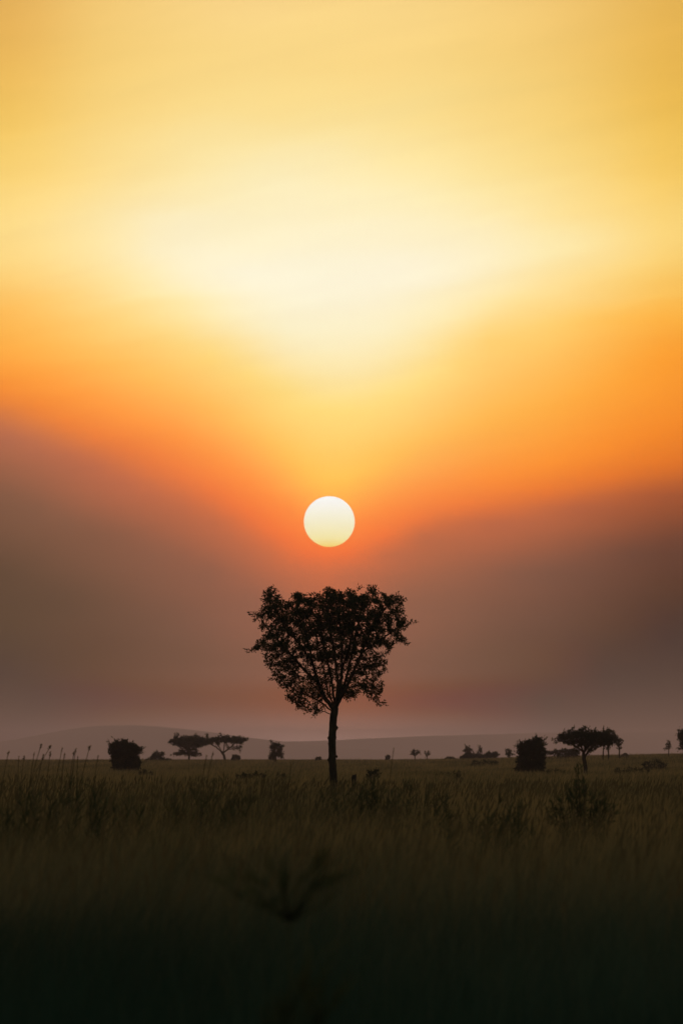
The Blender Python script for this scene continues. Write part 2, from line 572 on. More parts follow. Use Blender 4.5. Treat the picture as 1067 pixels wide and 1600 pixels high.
def grass_mesh(name, pts, width, hmin, hmax, mat, two_seg):
    X, Y = pts[:, 0], pts[:, 1]
    n = len(X)
    Z = ground(X, Y)
    cl = 0.40 * lump(X, Y * 0.8, 2.3, 6) + 0.32 * lump(X, Y, 0.9, 3) + 0.28 * lump(X, Y * 0.55, 0.16, 4)
    cl = np.clip(0.5 + (cl - 0.5) * 1.5, 0, 1)
    H = (hmin + (hmax - hmin) * cl) * RNG.uniform(0.55, 1.12, n)
    th = RNG.uniform(0, 2 * math.pi, n)
    lean = np.where(RNG.uniform(0, 1, n) < .3, RNG.uniform(0.3, 0.95, n), RNG.uniform(0.03, 0.42, n)) * H
    wind = 0.08 + 0.30 * lump(X, Y * .7, 0.8, 21) ** 2
    lx, ly = np.cos(th) * lean + wind * H, np.sin(th) * lean
    H = H * np.where(RNG.uniform(0, 1, n) < .06, 1.22, 1.0)
    ph = RNG.uniform(0, math.pi, n)
    wv = width(Y) * RNG.uniform(0.6, 1.3, n)
    sx, sy = np.cos(ph) * wv * 0.5, np.sin(ph) * wv * 0.5
    B = np.stack([X, Y, Z - 0.03], 1)
    side = np.stack([sx, sy, np.zeros(n)], 1)
    tip = np.stack([X + lx, Y + ly, Z + H], 1)
    tint = np.clip(RNG.normal(0.45, 0.22, n) + 0.55 * (lump(X, Y * 0.35, 0.30, 9) - 0.5) + 0.35 * (lump(X, Y * 0.8, 1.9, 12) - 0.5), 0, 1)
    if two_seg:
        mid = np.stack([X + lx * 0.28, Y + ly * 0.28, Z + H * 0.6], 1)
        V = np.stack([B - side, B + side, mid + side * 0.7, mid - side * 0.7, tip], 1).reshape(-1, 3)
        loops = (np.arange(n)[:, None] * 5 + np.array([0, 1, 2, 3, 3, 2, 4])[None]).reshape(-1)
        ls = (np.arange(n)[:, None] * 7 + np.array([0, 4])[None]).reshape(-1)
        lt = np.tile([4, 3], n)
        per = 5
    else:
        V = np.stack([B - side, B + side, tip], 1).reshape(-1, 3)
        loops = np.arange(n * 3)
        ls = np.arange(n) * 3
        lt = np.full(n, 3)
        per = 3
    return V, loops, ls, lt, np.repeat(tint, per)


def link_grass(name, parts, mat):
    me = bpy.data.meshes.new(name)
    nv = nl = 0
    Vs, Ls, Ss, Ts, As = [], [], [], [], []
    for V, l, s, t, a in parts:
        Vs.append(V); Ls.append(l + nv); Ss.append(s + nl); Ts.append(t); As.append(a)
        nv += len(V); nl += len(l)
    V, L, S_, T, A = (np.concatenate(q) for q in (Vs, Ls, Ss, Ts, As))
    me.vertices.add(len(V))
    me.vertices.foreach_set('co', V.astype(np.float32).ravel())
    me.loops.add(len(L))
    me.loops.foreach_set('vertex_index', L.astype(np.int32))
    me.polygons.add(len(S_))
    me.polygons.foreach_set('loop_start', S_.astype(np.int32))
    me.polygons.foreach_set('loop_total', T.astype(np.int32))
    me.update(calc_edges=True)
    at_ = me.attributes.new('tint', 'FLOAT', 'POINT')
    at_.data.foreach_set('value', A.astype(np.float32))
    me.materials.append(mat)
    o = bpy.data.objects.new(name, me)
    COL.objects.link(o)
    return o


wfun = lambda Y: np.maximum(0.006, 0.00011 * Y)
dfun = lambda Y: 150.0 * (0.006 / max(0.006, 0.00011 * Y)) ** 1.25
p_near = in_view_points(12, 150, dfun)
p_mid = in_view_points(150, 420, dfun)
p_far = in_view_points(420, 1500, lambda Y: 0.55 * dfun(Y))
g = link_grass('savanna_grass', [
    grass_mesh('n', p_near, wfun, 0.38, 1.12, M_GRASS, True),
    grass_mesh('m', p_mid, wfun, 0.38, 1.05, M_GRASS, True),
    grass_mesh('f', p_far, wfun, 0.45, 0.85, M_GRASS, False)], M_GRASS)
tag(g, kind='stuff')
print('GRASS', len(p_near), len(p_mid), len(p_far))

# loose feathery seed heads standing over the blades
sp = in_view_points(38, 220, lambda Y: 3.2 * (18.0 / max(18.0, Y)) ** 0.5)
mb = MB()
Xs, Ys = sp[:, 0], sp[:, 1]
Zs = ground(Xs, Ys)
hh = RNG.uniform(0.75, 1.25, len(Xs))
for x, y, z, h in zip(Xs, Ys, Zs, hh):
    w = 0.003 + 0.00003 * y
    th = RNG.uniform(0, 6.28)
    lx, ly = 0.14 * h * math.cos(th) + 0.12 * h, 0.14 * h * math.sin(th)
    b, t1, t2 = np.array((x, y, z)), np.array((x + lx * .7, y + ly * .7, z + h * .82)), np.array((x + lx, y + ly, z + h))
    s1 = np.array((w * .5, 0, 0))
    s2 = np.array((w * 2.6, 0, 0))
    md = (t1 + t2) / 2
    mb.add([b - s1, b + s1, t1 + s1, t1 - s1, md + s2, t2, md - s2], [[0, 1, 2, 3], [3, 2, 4, 5, 6]])
tag(mb.build('grass_seed_heads', M_SEED), kind='stuff')


# ----------------------------------------------------------------- trees
def in_poly(P, poly):
    x, y = P[:, 0], P[:, 1]
    c = np.zeros(len(P), bool)
    j = len(poly) - 1
    for i in range(len(poly)):
        xi, yi = poly[i]
        xj, yj = poly[j]
        hit = ((yi > y) != (yj > y)) & (x < (xj - xi) * (y - yi) / (yj - yi + 1e-12) + xi)
        c ^= hit
        j = i
    return c


def crown_points(poly, n, rng, depth=0.9):
    """Points in the solid whose outline is poly (metres, x and z) and whose depth follows its width."""
    poly = np.asarray(poly, float)
    lo, hi = poly.min(0), poly.max(0)
    P = np.zeros((0, 2))
    while len(P) < n:
        q = rng.uniform(lo, hi, (n * 2, 2))
        P = np.concatenate([P, q[in_poly(q, poly)]])
    P = P[:n]
    zs = np.linspace(lo[1], hi[1], 25)
    xs = np.linspace(lo[0], hi[0], 60)
    L, H = np.zeros(25), np.zeros(25)
    for i, z in enumerate(zs):
        ok = in_poly(np.stack([xs, np.full(60, np.clip(z, lo[1] + 1e-3, hi[1] - 1e-3))], 1), poly)
        L[i], H[i] = (xs[ok].min(), xs[ok].max()) if ok.any() else (0, 0)
    l, h = np.interp(P[:, 1], zs, L), np.interp(P[:, 1], zs, H)
    c, hw = (l + h) / 2, np.maximum((h - l) / 2, 0.05)
    t = np.clip((P[:, 0] - c) / hw, -1, 1)
    d = hw * np.sqrt(1 - t * t) * depth
    return np.stack([P[:, 0], rng.uniform(-1, 1, n) * d, P[:, 1]], 1)


def grow(seed_nodes, seed_parent, attract, step, influence, kill, rng, iters=90, up=0.0, cap=9000):
    """Space colonisation: branches reach for free points of the crown."""
    N = [np.array(p, float) for p in seed_nodes]
    par = list(seed_parent)
    A = np.array(attract)
    P = np.array(N)
    best = np.full(len(A), 1e9)
    near = np.zeros(len(A), int)

    def upd(new, off):
        nonlocal best, near
        for s in range(0, len(new), 400):
            D = np.linalg.norm(A[:, None] - new[None, s:s + 400], axis=2)
            k = D.argmin(1)
            d = D[np.arange(len(A)), k]
            m = d < best
            best[m] = d[m]
            near[m] = k[m] + off + s

    upd(P, 0)
    tried = {}
    for _ in range(iters):
        keep = best > kill
        A, best, near = A[keep], best[keep], near[keep]
        if len(A) == 0 or len(N) > cap:
            break
        act = best < influence
        if not act.any():
            break
        new = []
        ids = np.unique(near[act])
        allP = np.array(N)
        for i in ids:
            m = act & (near == i)
            v = A[m] - allP[i]
            v = (v / (np.linalg.norm(v, axis=1)[:, None] + 1e-9)).sum(0)
            v = v / (np.linalg.norm(v) + 1e-9) + rng.normal(0, 0.16, 3) + np.array((0, 0, up))
            v /= np.linalg.norm(v) + 1e-9
            q = allP[i] + v * step
            tried[i] = tried.get(i, 0) + 1
            if tried[i] > 5:
                A_kill = m
                best[A_kill] = 0
                continue
            new.append(q)
            par.append(int(i))
        if not new:
            continue
        off = len(N)
        N += new
        upd(np.array(new), off)
    return np.array(N), np.array(par)


def chains(par, use):
    """Split a branch tree into runs so each run becomes one tube."""
    kids = {}
    for i, p in enumerate(par):
        if p >= 0:
            kids.setdefault(p, []).append(i)
    return kids


def skeleton_radii(N, par, r_root, r_tip, power):
    n = len(N)
    cnt = np.zeros(n)
    has = np.zeros(n, bool)
    for i, p in enumerate(par):
        if p >= 0:
            has[p] = True
    cnt[~has] = 1
    order = range(n - 1, -1, -1)
    for i in order:
        if par[i] >= 0:
            cnt[par[i]] += cnt[i]
    r = np.maximum(r_tip, r_root * (cnt / cnt.max()) ** (1 / power))
    return r, cnt


def tubes_from(mb, N, par, r, ids, kids, sides_of):
    idset = set(ids)
    done = set()
    for i in ids:
        p = par[i]
        start = p not in idset or (kids.get(p, [i]) and max(kids[p], key=lambda k: r[k]) != i)
        if not start or i in done:
            continue
        run = ([p] if p >= 0 else []) + [i]
        rr = ([min(r[p], r[i] * 1.15)] if p >= 0 else []) + [r[i]]
        done.add(i)
        c = i
        while True:
            ks = [k for k in kids.get(c, []) if k in idset]
            if not ks:
                break
            c = max(ks, key=lambda k: r[k])
            if c in done:
                break
            run.append(c)
            rr.append(r[c])
            done.add(c)
        if len(run) >= 2:
            rr[-1] *= 0.5
            mb.tube(N[run], rr, sides_of(max(rr)))


def leaf_cloud(mb, N, par, ids, per, length, width, rng, spread, droop=0.0):
    ids = np.array(ids)
    if not len(ids):
        return
    base = N[ids]
    pv = N[np.maximum(par[ids], 0)]
    dirn = base - pv
    dirn /= np.linalg.norm(dirn, axis=1)[:, None] + 1e-9
    k = np.repeat(np.arange(len(ids)), per)
    t = rng.uniform(0, 1, len(k))[:, None]
    pos = pv[k] + (base[k] - pv[k]) * t + rng.normal(0, spread, (len(k), 3))
    ax = dirn[k] * 0.7 + rng.normal(0, 0.75, (len(k), 3)) - np.array((0, 0, droop))
    sd_ = rng.normal(0, 1, (len(k), 3))
    L = length * rng.uniform(0.6, 1.25, len(k))
    Wd = width * rng.uniform(0.7, 1.25, len(k))
    mb.leaves(pos, ax, sd_, L, Wd)


def px_local(p, Y, base):
    q = at(p[0], p[1], Y) - base
    return np.array((q[0], q[1] + (p[2] if len(p) > 2 else 0.0), q[2]))


def make_tree(name, label, cat, Y, trunk, limbs, crowns, bark, leafmat, rtrunk, step, n_att, leaf, per, seed,
              group=None, power=2.1, spread=0.05, leaf_from=3, tip=0.006, up=0.0, kill=None, sink=0.0, droop=0.0, knots=(), gaps=0.0, sprigs=None):
    """trunk and limbs are photograph polylines, crowns photograph outlines; all is placed at distance Y."""
    rng = np.random.default_rng(seed)
    b0 = at(trunk[0][0], trunk[0][1], Y)
    gz = float(ground(b0[0], b0[1]))
    base = np.array((b0[0], b0[1], gz))
    root = empty(name, base)
    tag(root, label, cat, group)
    tp = [px_local(p, Y, base) for p in trunk]
    tp[0] = np.array((tp[0][0], 0.0, -0.08))
    # trunk nodes finely spaced
    def refine(pts, st):
        out = [pts[0]]
        for a, b in zip(pts[:-1], pts[1:]):
            n = max(1, int(np.linalg.norm(b - a) / st))
            for i in range(1, n + 1):
                out.append(a + (b - a) * i / n)
        return out
    N, par, limb_of = [], [], []
    for i, p in enumerate(refine(tp, step)):
        N.append(p + (rng.normal(0, rtrunk * 0.06, 3) if i else 0))
        par.append(i - 1)
        limb_of.append(-1)
    n_tr = len(N)
    for li, lb in enumerate(limbs):
        lp = [px_local(p, Y, base) for p in lb]
        j = int(np.argmin([np.linalg.norm(q - lp[0]) for q in N]))
        prev = j
        pts = refine([N[j]] + lp[1:], step)[1:]
        for q in pts:
            N.append(q + rng.normal(0, step * 0.10, 3))
            par.append(prev)
            limb_of.append(li if limb_of[j] == -1 else limb_of[j])
            prev = len(N) - 1
    att = np.concatenate([crown_points([px_local(p, Y, base)[[0, 2]] for p in poly], int(n_att * w), rng, dp) for poly, w, dp in crowns])
    if gaps:
        keep = np.array([mnoise.noise(Vector(p * 1.15) + Vector((seed, 0, 0))) + 0.5 * mnoise.noise(Vector(p * 2.7)) > gaps * rng.uniform(-.6, 1.0) - .27 for p in att])
        att = att[keep]
    ns = len(N)
    N, par = grow(N, par, att, step, step * 9, kill or step * 1.7, rng, up=up)
    limb_of = list(limb_of)
    nxt = len(limbs)
    for i in range(ns, len(N)):
        q = limb_of[par[i]]
        if q == -1:
            q, nxt = nxt, nxt + 1
        limb_of.append(q)
    # loose twigs that reach out past the crown
    leafy = np.setdiff1d(np.arange(n_tr, len(N)), par)
    if sprigs is None:
        sprigs = n_att // 55
    if len(leafy) and sprigs:
        used = set()
        cen = N[leafy].mean(0)
        o_ = (N[leafy] - cen) * np.array((1, .35, 1))
        ext, epar = [], []
        for k in range(sprigs):
            th = rng.uniform(0, 2 * math.pi)
            sc_ = o_ @ np.array((math.cos(th), 0, math.sin(th)))
            i = int(leafy[int(np.argmax(sc_ + rng.uniform(0, .14, len(leafy)) * abs(sc_).max()))])
            if i in used:
                continue
            used.update(int(q) for q in leafy[np.linalg.norm(N[leafy] - N[i], axis=1) < step * 1.7])
            d = N[i] - N[par[i]]
            d = d / (np.linalg.norm(d) + 1e-9) + np.array((math.cos(th), 0, math.sin(th))) * .8 + rng.normal(0, .35, 3)
            d /= np.linalg.norm(d)
            q, pr = N[i], i
            for j in range(int(rng.integers(1, 4))):
                q = q + (d + rng.normal(0, .2, 3)) * step * .9
                ext.append(q)
                epar.append(pr)
                pr = len(N) + len(ext) - 1
        N, par = np.concatenate([N, ext]), np.concatenate([par, epar])
        for i in range(len(limb_of), len(N)):
            limb_of.append(limb_of[par[i]])
    limb_of = np.array(limb_of)
    r, cnt = skeleton_radii(N, par, rtrunk, tip, power)
    zt = max(0.3, N[n_tr - 1][2])
    for i in range(n_tr):
        r[i] = max(r[i], rtrunk * (0.86 + 0.32 * math.exp(-max(0, N[i][2]) / (0.10 * zt + 0.1))))
    kids = chains(par, None)
    sides = lambda q: 9 if q > 0.06 else (5 if q > 0.02 else 3)
    mb = MB()
    mb.tube(N[:n_tr], r[:n_tr], 12)
    for kx, ky, kr in knots:
        q = px_local((kx, ky), Y, base)
        s = np.array([[0, 0, -1.7], [1, 0, 0], [0, 1, 0], [-1, 0, 0], [0, -1, 0], [0, 0, 1.4]]) * kr
        mb.add(s + q, [[0, 2, 1], [0, 3, 2], [0, 4, 3], [0, 1, 4], [5, 1, 2], [5, 2, 3], [5, 3, 4], [5, 4, 1]])
    mb.build('trunk', bark, root)
    for li in sorted(set(limb_of)):
        ids = [i for i in range(n_tr, len(N)) if limb_of[i] == li]
        if not ids:
            continue
        bmb = MB()
        tubes_from(bmb, N, par, r, ids, kids, sides)
        bo = bmb.build('limb', bark, root)
        lmb = MB()
        lid = [i for i in ids if cnt[i] <= leaf_from]
        if lid:
            leaf_cloud(lmb, N, par, lid, per, leaf[0], leaf[1], rng, spread, droop)
            tag(lmb.build('foliage', leafmat, bo, smooth=False), kind='stuff')
    print('TREE', name, len(N), len(att))
    return root


def make_bush(name, label, cat, Y, outlines, leafmat, n_leaf, leaf, seed, group=None, stems=7, sprigs=(), depth=0.9, hollow=0.0):
    """A bush: woody stems from the ground, a leaf mass in the outline's solid, loose sprigs."""
    rng = np.random.default_rng(seed)
    allp = [p for o in outlines for p in o]
    xs = [p[0] for p in allp]
    ys = [p[1] for p in allp]
    b0 = at((min(xs) + max(xs)) / 2, max(ys), Y)
    base = np.array((b0[0], b0[1], float(ground(b0[0], b0[1]))))
    root = empty(name, base)
    tag(root, label, cat, group)
    loc = lambda p: px_local(p, Y, base)
    lows = []
    polys = []
    for o in outlines:
        q = np.array([loc(p)[[0, 2]] for p in o])
        zmin = q[:, 1].min()
        polys.append(q)
        lows.append(zmin)
    # where the outline reaches lowest, it carries on down to the ground
    P = np.concatenate([crown_points(q, max(8, n_leaf // len(polys)), rng, depth) for q in polys])
    zmin = P[:, 2].min()
    if zmin > 0:
        low = P[P[:, 2] < zmin + 0.25 * (P[:, 2].max() - zmin)].copy()
        low[:, 2] = rng.uniform(0, zmin + 0.1, len(low))
        low[:, 0] = low[:, 0] * 0.92
        P = np.concatenate([P, low])
    smb = MB()
    H = P[:, 2].max()
    cx_, hx = (P[:, 0].max() + P[:, 0].min()) / 2, (P[:, 0].max() - P[:, 0].min()) / 2
    bite = np.array([mnoise.noise(Vector(p * (4.5 / H)) + Vector((seed, 1, 2))) for p in P])
    rr_ = (np.abs(P[:, 0] - cx_) / hx) ** 2.6 + (np.maximum(0, P[:, 2] / H - .35) / .65) ** 2.6
    P = P[rr_ < 1.06 + .95 * bite]
    P = P + rng.normal(0, 0.03 * H, P.shape)
    P[:, 2] = np.maximum(P[:, 2], 0.0)
    tgt = P[rng.integers(0, len(P), max(stems * 4, 10))]
    for s in range(stems):
        sx = rng.uniform(P[:, 0].min(), P[:, 0].max()) * 0.25
        sy = rng.normal(0, 0.1)
        for t in tgt[s::stems]:
            a = np.array((sx, sy, -0.05))
            m = np.array((sx * .6 + t[0] * .4, sy * .6 + t[1] * .4, t[2] * 0.55)) + rng.normal(0, 0.03 * H, 3)
            rr = 0.012 * H + 0.004
            smb.tube([a, m, t], [rr, rr * .7, rr * .3], 5)
    tag(smb.build('stem', M_BARK, root), kind='stuff')
    ctr = np.array((P[:, 0].mean(), 0, P[:, 2].mean()))
    lmb = MB()
    out = P - ctr
    out /= np.linalg.norm(out, axis=1)[:, None] + 1e-6
    n = len(P)
    lmb.leaves(P, out + rng.normal(0, 0.7, (n, 3)) + np.array((0, 0, .15)), rng.normal(0, 1, (n, 3)), leaf[0] * rng.uniform(.6, 1.5, n), leaf[1] * rng.uniform(.6, 1.4, n))
    for k in range(22):
        i = int(np.argmax((P * np.array((rng.normal(), rng.normal() * .3, abs(rng.normal()) * .8))).sum(1) + rng.uniform(0, .5 * H, n)))
        ln = np.linspace(-.06, rng.uniform(.03, .11), 6)[:, None] * H
        d = out[i] + rng.normal(0, .45, 3)
        lmb.leaves(P[i] + ln * d, d + rng.normal(0, .8, (6, 3)), rng.normal(0, 1, (6, 3)), np.full(6, leaf[0] * .9), np.full(6, leaf[1] * .8))
    for (a, b) in sprigs:
        qa, qb = loc(a), loc(b)
        for k in range(3):
            d = rng.normal(0, 0.05 * H, 3)
            ln = np.linspace(0, 1, 9)[:, None]
            pp = qa + (qb + d - qa) * ln
            lmb.leaves(np.repeat(pp, 2, 0), rng.normal(0, 1, (18, 3)) + (qb - qa) * 2, rng.normal(0, 1, (18, 3)), np.full(18, leaf[0] * .6), np.full(18, leaf[1] * .4))
    tag(lmb.build('foliage', leafmat, root, smooth=False), kind='stuff')
    return root


# the lone tree
make_tree(
    'lone_tree', 'large lone fan-shaped tree in the middle of the plain under the sun', 'tree', 230,
    [(522, 1226), (521, 1210), (519, 1185), (519, 1160), (520, 1140), (521, 1122), (522, 1110)],
    [[(522, 1112), (507, 1090, .1), (497, 1068, .2), (487, 1030, .3), (478, 985, .4), (466, 950, .4)],
     [(523, 1108), (530, 1085, 0), (534, 1050, 0), (534, 1010, .1), (530, 965, .1), (524, 935, 0)],
     [(523, 1108), (538, 1080, -.2), (551, 1052, -.3), (565, 1020, -.4), (580, 985, -.5), (602, 950, -.6)],
     [(521, 1116), (506, 1100, -.1), (489, 1090, -.3), (468, 1082, -.5), (445, 1068, -.6)],
     [(523, 1106), (519, 1070, .5), (512, 1035, .9), (503, 995, 1.2), (498, 955, 1.3)],
     [(523, 1106), (538, 1070, .6), (548, 1030, 1.0), (557, 985, 1.3), (566, 945, 1.5)],
     [(523, 1106), (528, 1070, -.6), (524, 1030, -1.0), (516, 985, -1.3), (508, 945, -1.5)],
     [(497, 1068), (476, 1048, -.2), (452, 1020, -.4), (424, 990, -.5), (410, 972, -.5)],
     [(487, 1030), (462, 1000, .5), (438, 965, .7), (422, 935, .8)],
     [(538, 1080), (556, 1072, .1), (572, 1072, .2), (588, 1082, .2)],
     [(551, 1052), (572, 1040, .3), (592, 1035, .4), (606, 1045, .4)],
     [(565, 1020), (592, 1002, -.2), (615, 985, -.3), (634, 972, -.4)],
     [(521, 1120), (508, 1112, .2), (490, 1108, .3), (474, 1108, .3)],
     [(523, 1108), (513, 1085, -.1), (507, 1055, -.2), (500, 1020, -.2), (492, 985, -.3)],
     [(522, 1110), (516, 1088, .4), (514, 1060, .6), (520, 1025, .8)],
     [(523, 1108), (534, 1085, .3), (542, 1055, .4), (544, 1025, .5)],
     [(507, 1090), (492, 1072, .4), (474, 1058, .6), (458, 1050, .8)],
     [(534, 1050), (545, 1015, -.7), (552, 975, -1.0), (548, 935, -1.2)]],
    [([(416, 916), (427, 923), (438, 929), (450, 937), (456, 931), (460, 922), (468, 927), (473, 924), (482, 932), (494, 929), (503, 931), (508, 921), (520, 921), (528, 919), (534, 929), (544, 921), (556, 922), (563, 931), (571, 926), (577, 918), (588, 922), (598, 924), (606, 934), (618, 930), (634, 932), (630, 944), (622, 950), (628, 956), (641, 970), (634, 982), (640, 1003), (622, 1008), (612, 1020), (590, 1010), (560, 1035), (535, 1040), (505, 1035), (470, 1040), (440, 1030), (415, 1020), (393, 1018), (396, 1004), (410, 998), (404, 985), (408, 970), (390, 960), (402, 960), (410, 945), (412, 930)], 1.0, .92),
     ([(424, 934), (440, 942), (462, 938), (512, 932), (578, 932), (622, 948), (614, 975), (580, 990), (515, 985), (450, 975), (415, 960)], .35, .92),
     ([(470, 1040), (570, 1040), (548, 1080), (525, 1098), (498, 1080)], .12, .9),
     ([(415, 1020), (440, 1015), (470, 1030), (500, 1060), (515, 1095), (500, 1112), (478, 1114), (462, 1103), (446, 1090), (433, 1070), (422, 1050), (412, 1035)], .32, .9),
     ([(545, 1040), (570, 1025), (610, 1018), (604, 1050), (596, 1062), (604, 1068), (594, 1085), (596, 1104), (580, 1092), (565, 1085), (550, 1095), (536, 1096), (540, 1070)], .24, .9),
     ([(395, 958), (388, 957), (388, 961), (400, 964)], .006, .5), ([(628, 966), (646, 970), (646, 974), (630, 973)], .006, .5)],
    M_BARK, M_LEAF, 0.155, 0.10, 3300, (0.122, 0.051), 8, 5, power=2.25, spread=0.045, leaf_from=4, gaps=.22, sprigs=120, tip=0.006, up=0.05, kill=0.15,
    knots=[(513.5, 1153, .06), (513.8, 1162, .045), (526, 1137, .07), (513, 1187, .05), (526, 1182, .05)])

# flat-topped acacias on the left skyline
make_tree(
    'acacia_tree', 'dense flat-topped acacia with a low leafy skirt, left one of the skyline pair', 'tree', 1180,
    [(295, 1188), (296, 1180), (294, 1172)],
    [[(294, 1172), (285, 1166, .4), (272, 1160, .6)], [(294, 1172), (300, 1164, -.5), (312, 1157, -.8)], [(294, 1174), (306, 1170, .3), (316, 1163, .6)], [(295, 1178), (284, 1172, -.3), (278, 1176, -.4)], [(295, 1177), (305, 1175, .3), (311, 1178, .4)]],
    [([(263, 1158), (270, 1154), (280, 1152), (288, 1149), (296, 1151), (306, 1149), (316, 1152), (325, 1154), (327, 1161), (318, 1167), (300, 1169), (282, 1167), (270, 1164)], 1.0, .9),
     ([(273, 1177), (282, 1171), (296, 1169), (308, 1172), (314, 1178), (306, 1183), (296, 1179), (284, 1179), (276, 1182)], .3, .9)],
    M_BARK, M_LEAF2, .22, .34, 900, (.42, .2), 9, 21, group='acacias on the left skyline', spread=.14, tip=.03, kill=.42)
make_tree(
    'acacia_tree', 'wide umbrella acacia with bare forked limbs, right one of the skyline pair', 'tree', 1230,
    [(353, 1188), (350, 1180), (346, 1174)],
    [[(346, 1174), (338, 1168, .4), (328, 1162, .6)], [(347, 1176), (351, 1166, -.4), (352, 1158, -.6)], [(349, 1178), (356, 1171, .4), (366, 1162, .8), (378, 1157, 1.)], [(346, 1174), (341, 1164, -.6), (336, 1157, -1.)], [(356, 1171), (366, 1170, -.3), (374, 1168, -.4)]],
    [([(316, 1157), (326, 1153), (340, 1151), (354, 1150), (368, 1151), (380, 1152), (388, 1154), (387, 1158), (378, 1161), (362, 1160), (346, 1160), (330, 1163), (318, 1163)], 1.0, .9),
     ([(363, 1168), (374, 1164), (381, 1166), (376, 1171), (366, 1172)], .1, .9)],
    M_BARK, M_LEAF2, .26, .34, 800, (.40, .19), 9, 22, group='acacias on the left skyline', spread=.13, tip=.03, kill=.42)
make_tree(
    'small_tree', 'small round-headed tree standing alone on the skyline just left of the lone tree', 'tree', 1000,
    [(431, 1192), (431, 1184), (431, 1178)],
    [[(431, 1178), (428, 1170, .2), (426, 1165, .2)], [(431, 1178), (436, 1170, -.2), (438, 1166, -.2)]],
    [([(421, 1164), (426, 1161), (432, 1160), (439, 1163), (442, 1168), (441, 1173), (444, 1177), (440, 1183), (432, 1182), (424, 1186), (419, 1184), (421, 1178), (425, 1174), (420, 1169)], 1.0, .9)],
    M_BARK, M_LEAF2, .14, .26, 420, (.36, .18), 9, 23, spread=.1, tip=.02, kill=.32)

# the acacia on the right and the trees behind it
make_tree(
    'acacia_tree', 'big dark spreading acacia on the right with a thick trunk behind the spiky shrub', 'tree', 480,
    [(915, 1212), (914, 1198), (912, 1186), (911, 1176)],
    [[(911, 1176), (902, 1167, .2), (888, 1160, .3), (876, 1154, .3)], [(912, 1178), (914, 1166, -.3), (908, 1150, -.4)], [(913, 1182), (921, 1172, .3), (930, 1162, .5), (944, 1156, .6)], [(911, 1176), (906, 1163, -.7), (896, 1150, -.9)], [(912, 1178), (920, 1164, .8), (924, 1150, 1.)]],
    [([(867, 1153), (872, 1147), (882, 1145), (890, 1140), (896, 1138), (901, 1142), (907, 1136), (918, 1135), (924, 1142), (936, 1143), (946, 1146), (956, 1151), (960, 1157), (956, 1163), (944, 1166), (930, 1168), (914, 1166), (898, 1166), (884, 1163), (872, 1158)], 1.0, .9),
     ([(892, 1168), (902, 1168), (904, 1174), (896, 1177)], .06, .8), ([(916, 1168), (930, 1167), (930, 1174), (918, 1175)], .1, .8)],
    M_BARK, M_LEAF2, .17, .16, 1500, (.19, .09), 8, 24, group='acacias on the right', spread=.07, tip=.012, kill=.2)
make_tree(
    'acacia_tree', 'slim acacia just behind the big right acacia, left of the two thin trunks', 'tree', 760,
    [(941, 1180), (942, 1172), (943, 1165)],
    [[(943, 1165), (939, 1158, .3), (935, 1152, .3)], [(943, 1165), (947, 1156, -.3), (949, 1150, -.3)]],
    [([(928, 1156), (934, 1147), (944, 1143), (954, 1144), (957, 1152), (955, 1159), (946, 1164), (936, 1163)], 1.0, .9)],
    M_BARK, M_LEAF2, .085, .22, 600, (.28, .13), 9, 25, group='acacias on the right', spread=.1, tip=.02, kill=.28)
make_tree(
    'acacia_tree', 'slim acacia just behind the big right acacia, right of the two thin trunks', 'tree', 790,
    [(950, 1179), (950, 1170), (950, 1163)],
    [[(950, 1163), (946, 1155, .3), (944, 1149, .3)], [(950, 1163), (957, 1156, -.3), (961, 1152, -.3)]],
    [([(938, 1152), (944, 1141), (950, 1139), (958, 1142), (964, 1149), (966, 1156), (960, 1162), (948, 1163), (940, 1160)], 1.0, .9)],
    M_BARK, M_LEAF2, .10, .22, 600, (.28, .13), 9, 26, group='acacias on the right', spread=.1, tip=.02, kill=.28)
make_tree(
    'small_tree', 'small tiered tree at the right end of the acacia cluster', 'tree', 800,
    [(967, 1178), (967, 1170), (966, 1162)],
    [[(966, 1166), (971, 1161, .2), (973, 1158, .2)], [(966, 1168), (962, 1163, .2), (960, 1160, .2)]],
    [([(956, 1155), (962, 1153), (968, 1154), (974, 1157), (971, 1159), (960, 1159)], .7, .9), ([(960, 1162), (967, 1160), (973, 1163), (969, 1166), (961, 1165)], .5, .9), ([(963, 1168), (968, 1167), (971, 1169), (967, 1172)], .2, .9)],
    M_BARK, M_LEAF2, .10, .2, 260, (.26, .12), 7, 27, spread=.09, tip=.02, kill=.26)
make_tree(
    'small_tree', 'tiny slender tree alone on the far right skyline', 'tree', 820,
    [(1044, 1178), (1044, 1170), (1044, 1165)],
    [[(1044, 1166), (1041, 1162, .1)], [(1044, 1166), (1046, 1161, .1)]],
    [([(1038, 1164), (1040, 1160), (1043, 1156), (1045, 1157), (1047, 1161), (1048, 1166), (1046, 1171), (1041, 1171), (1039, 1168)], 1.0, .9)],
    M_BARK, M_LEAF2, .07, .2, 200, (.24, .12), 7, 28, spread=.07, tip=.02, kill=.26)
make_tree(
    'edge_tree', 'dark tree cut off by the right edge of the view', 'tree', 700,
    [(1068, 1182), (1068, 1170), (1069, 1160)],
    [[(1069, 1164), (1063, 1156, .2), (1060, 1150, .2)], [(1069, 1164), (1075, 1154, -.2), (1079, 1148, -.2)]],
    [([(1057, 1149), (1062, 1142), (1068, 1139), (1076, 1140), (1084, 1146), (1083, 1158), (1078, 1168), (1068, 1172), (1060, 1168), (1062, 1158)], 1.0, .9)],
    M_BARK, M_LEAF2, .13, .22, 620, (.28, .14), 9, 29, spread=.1, tip=.02, kill=.28)
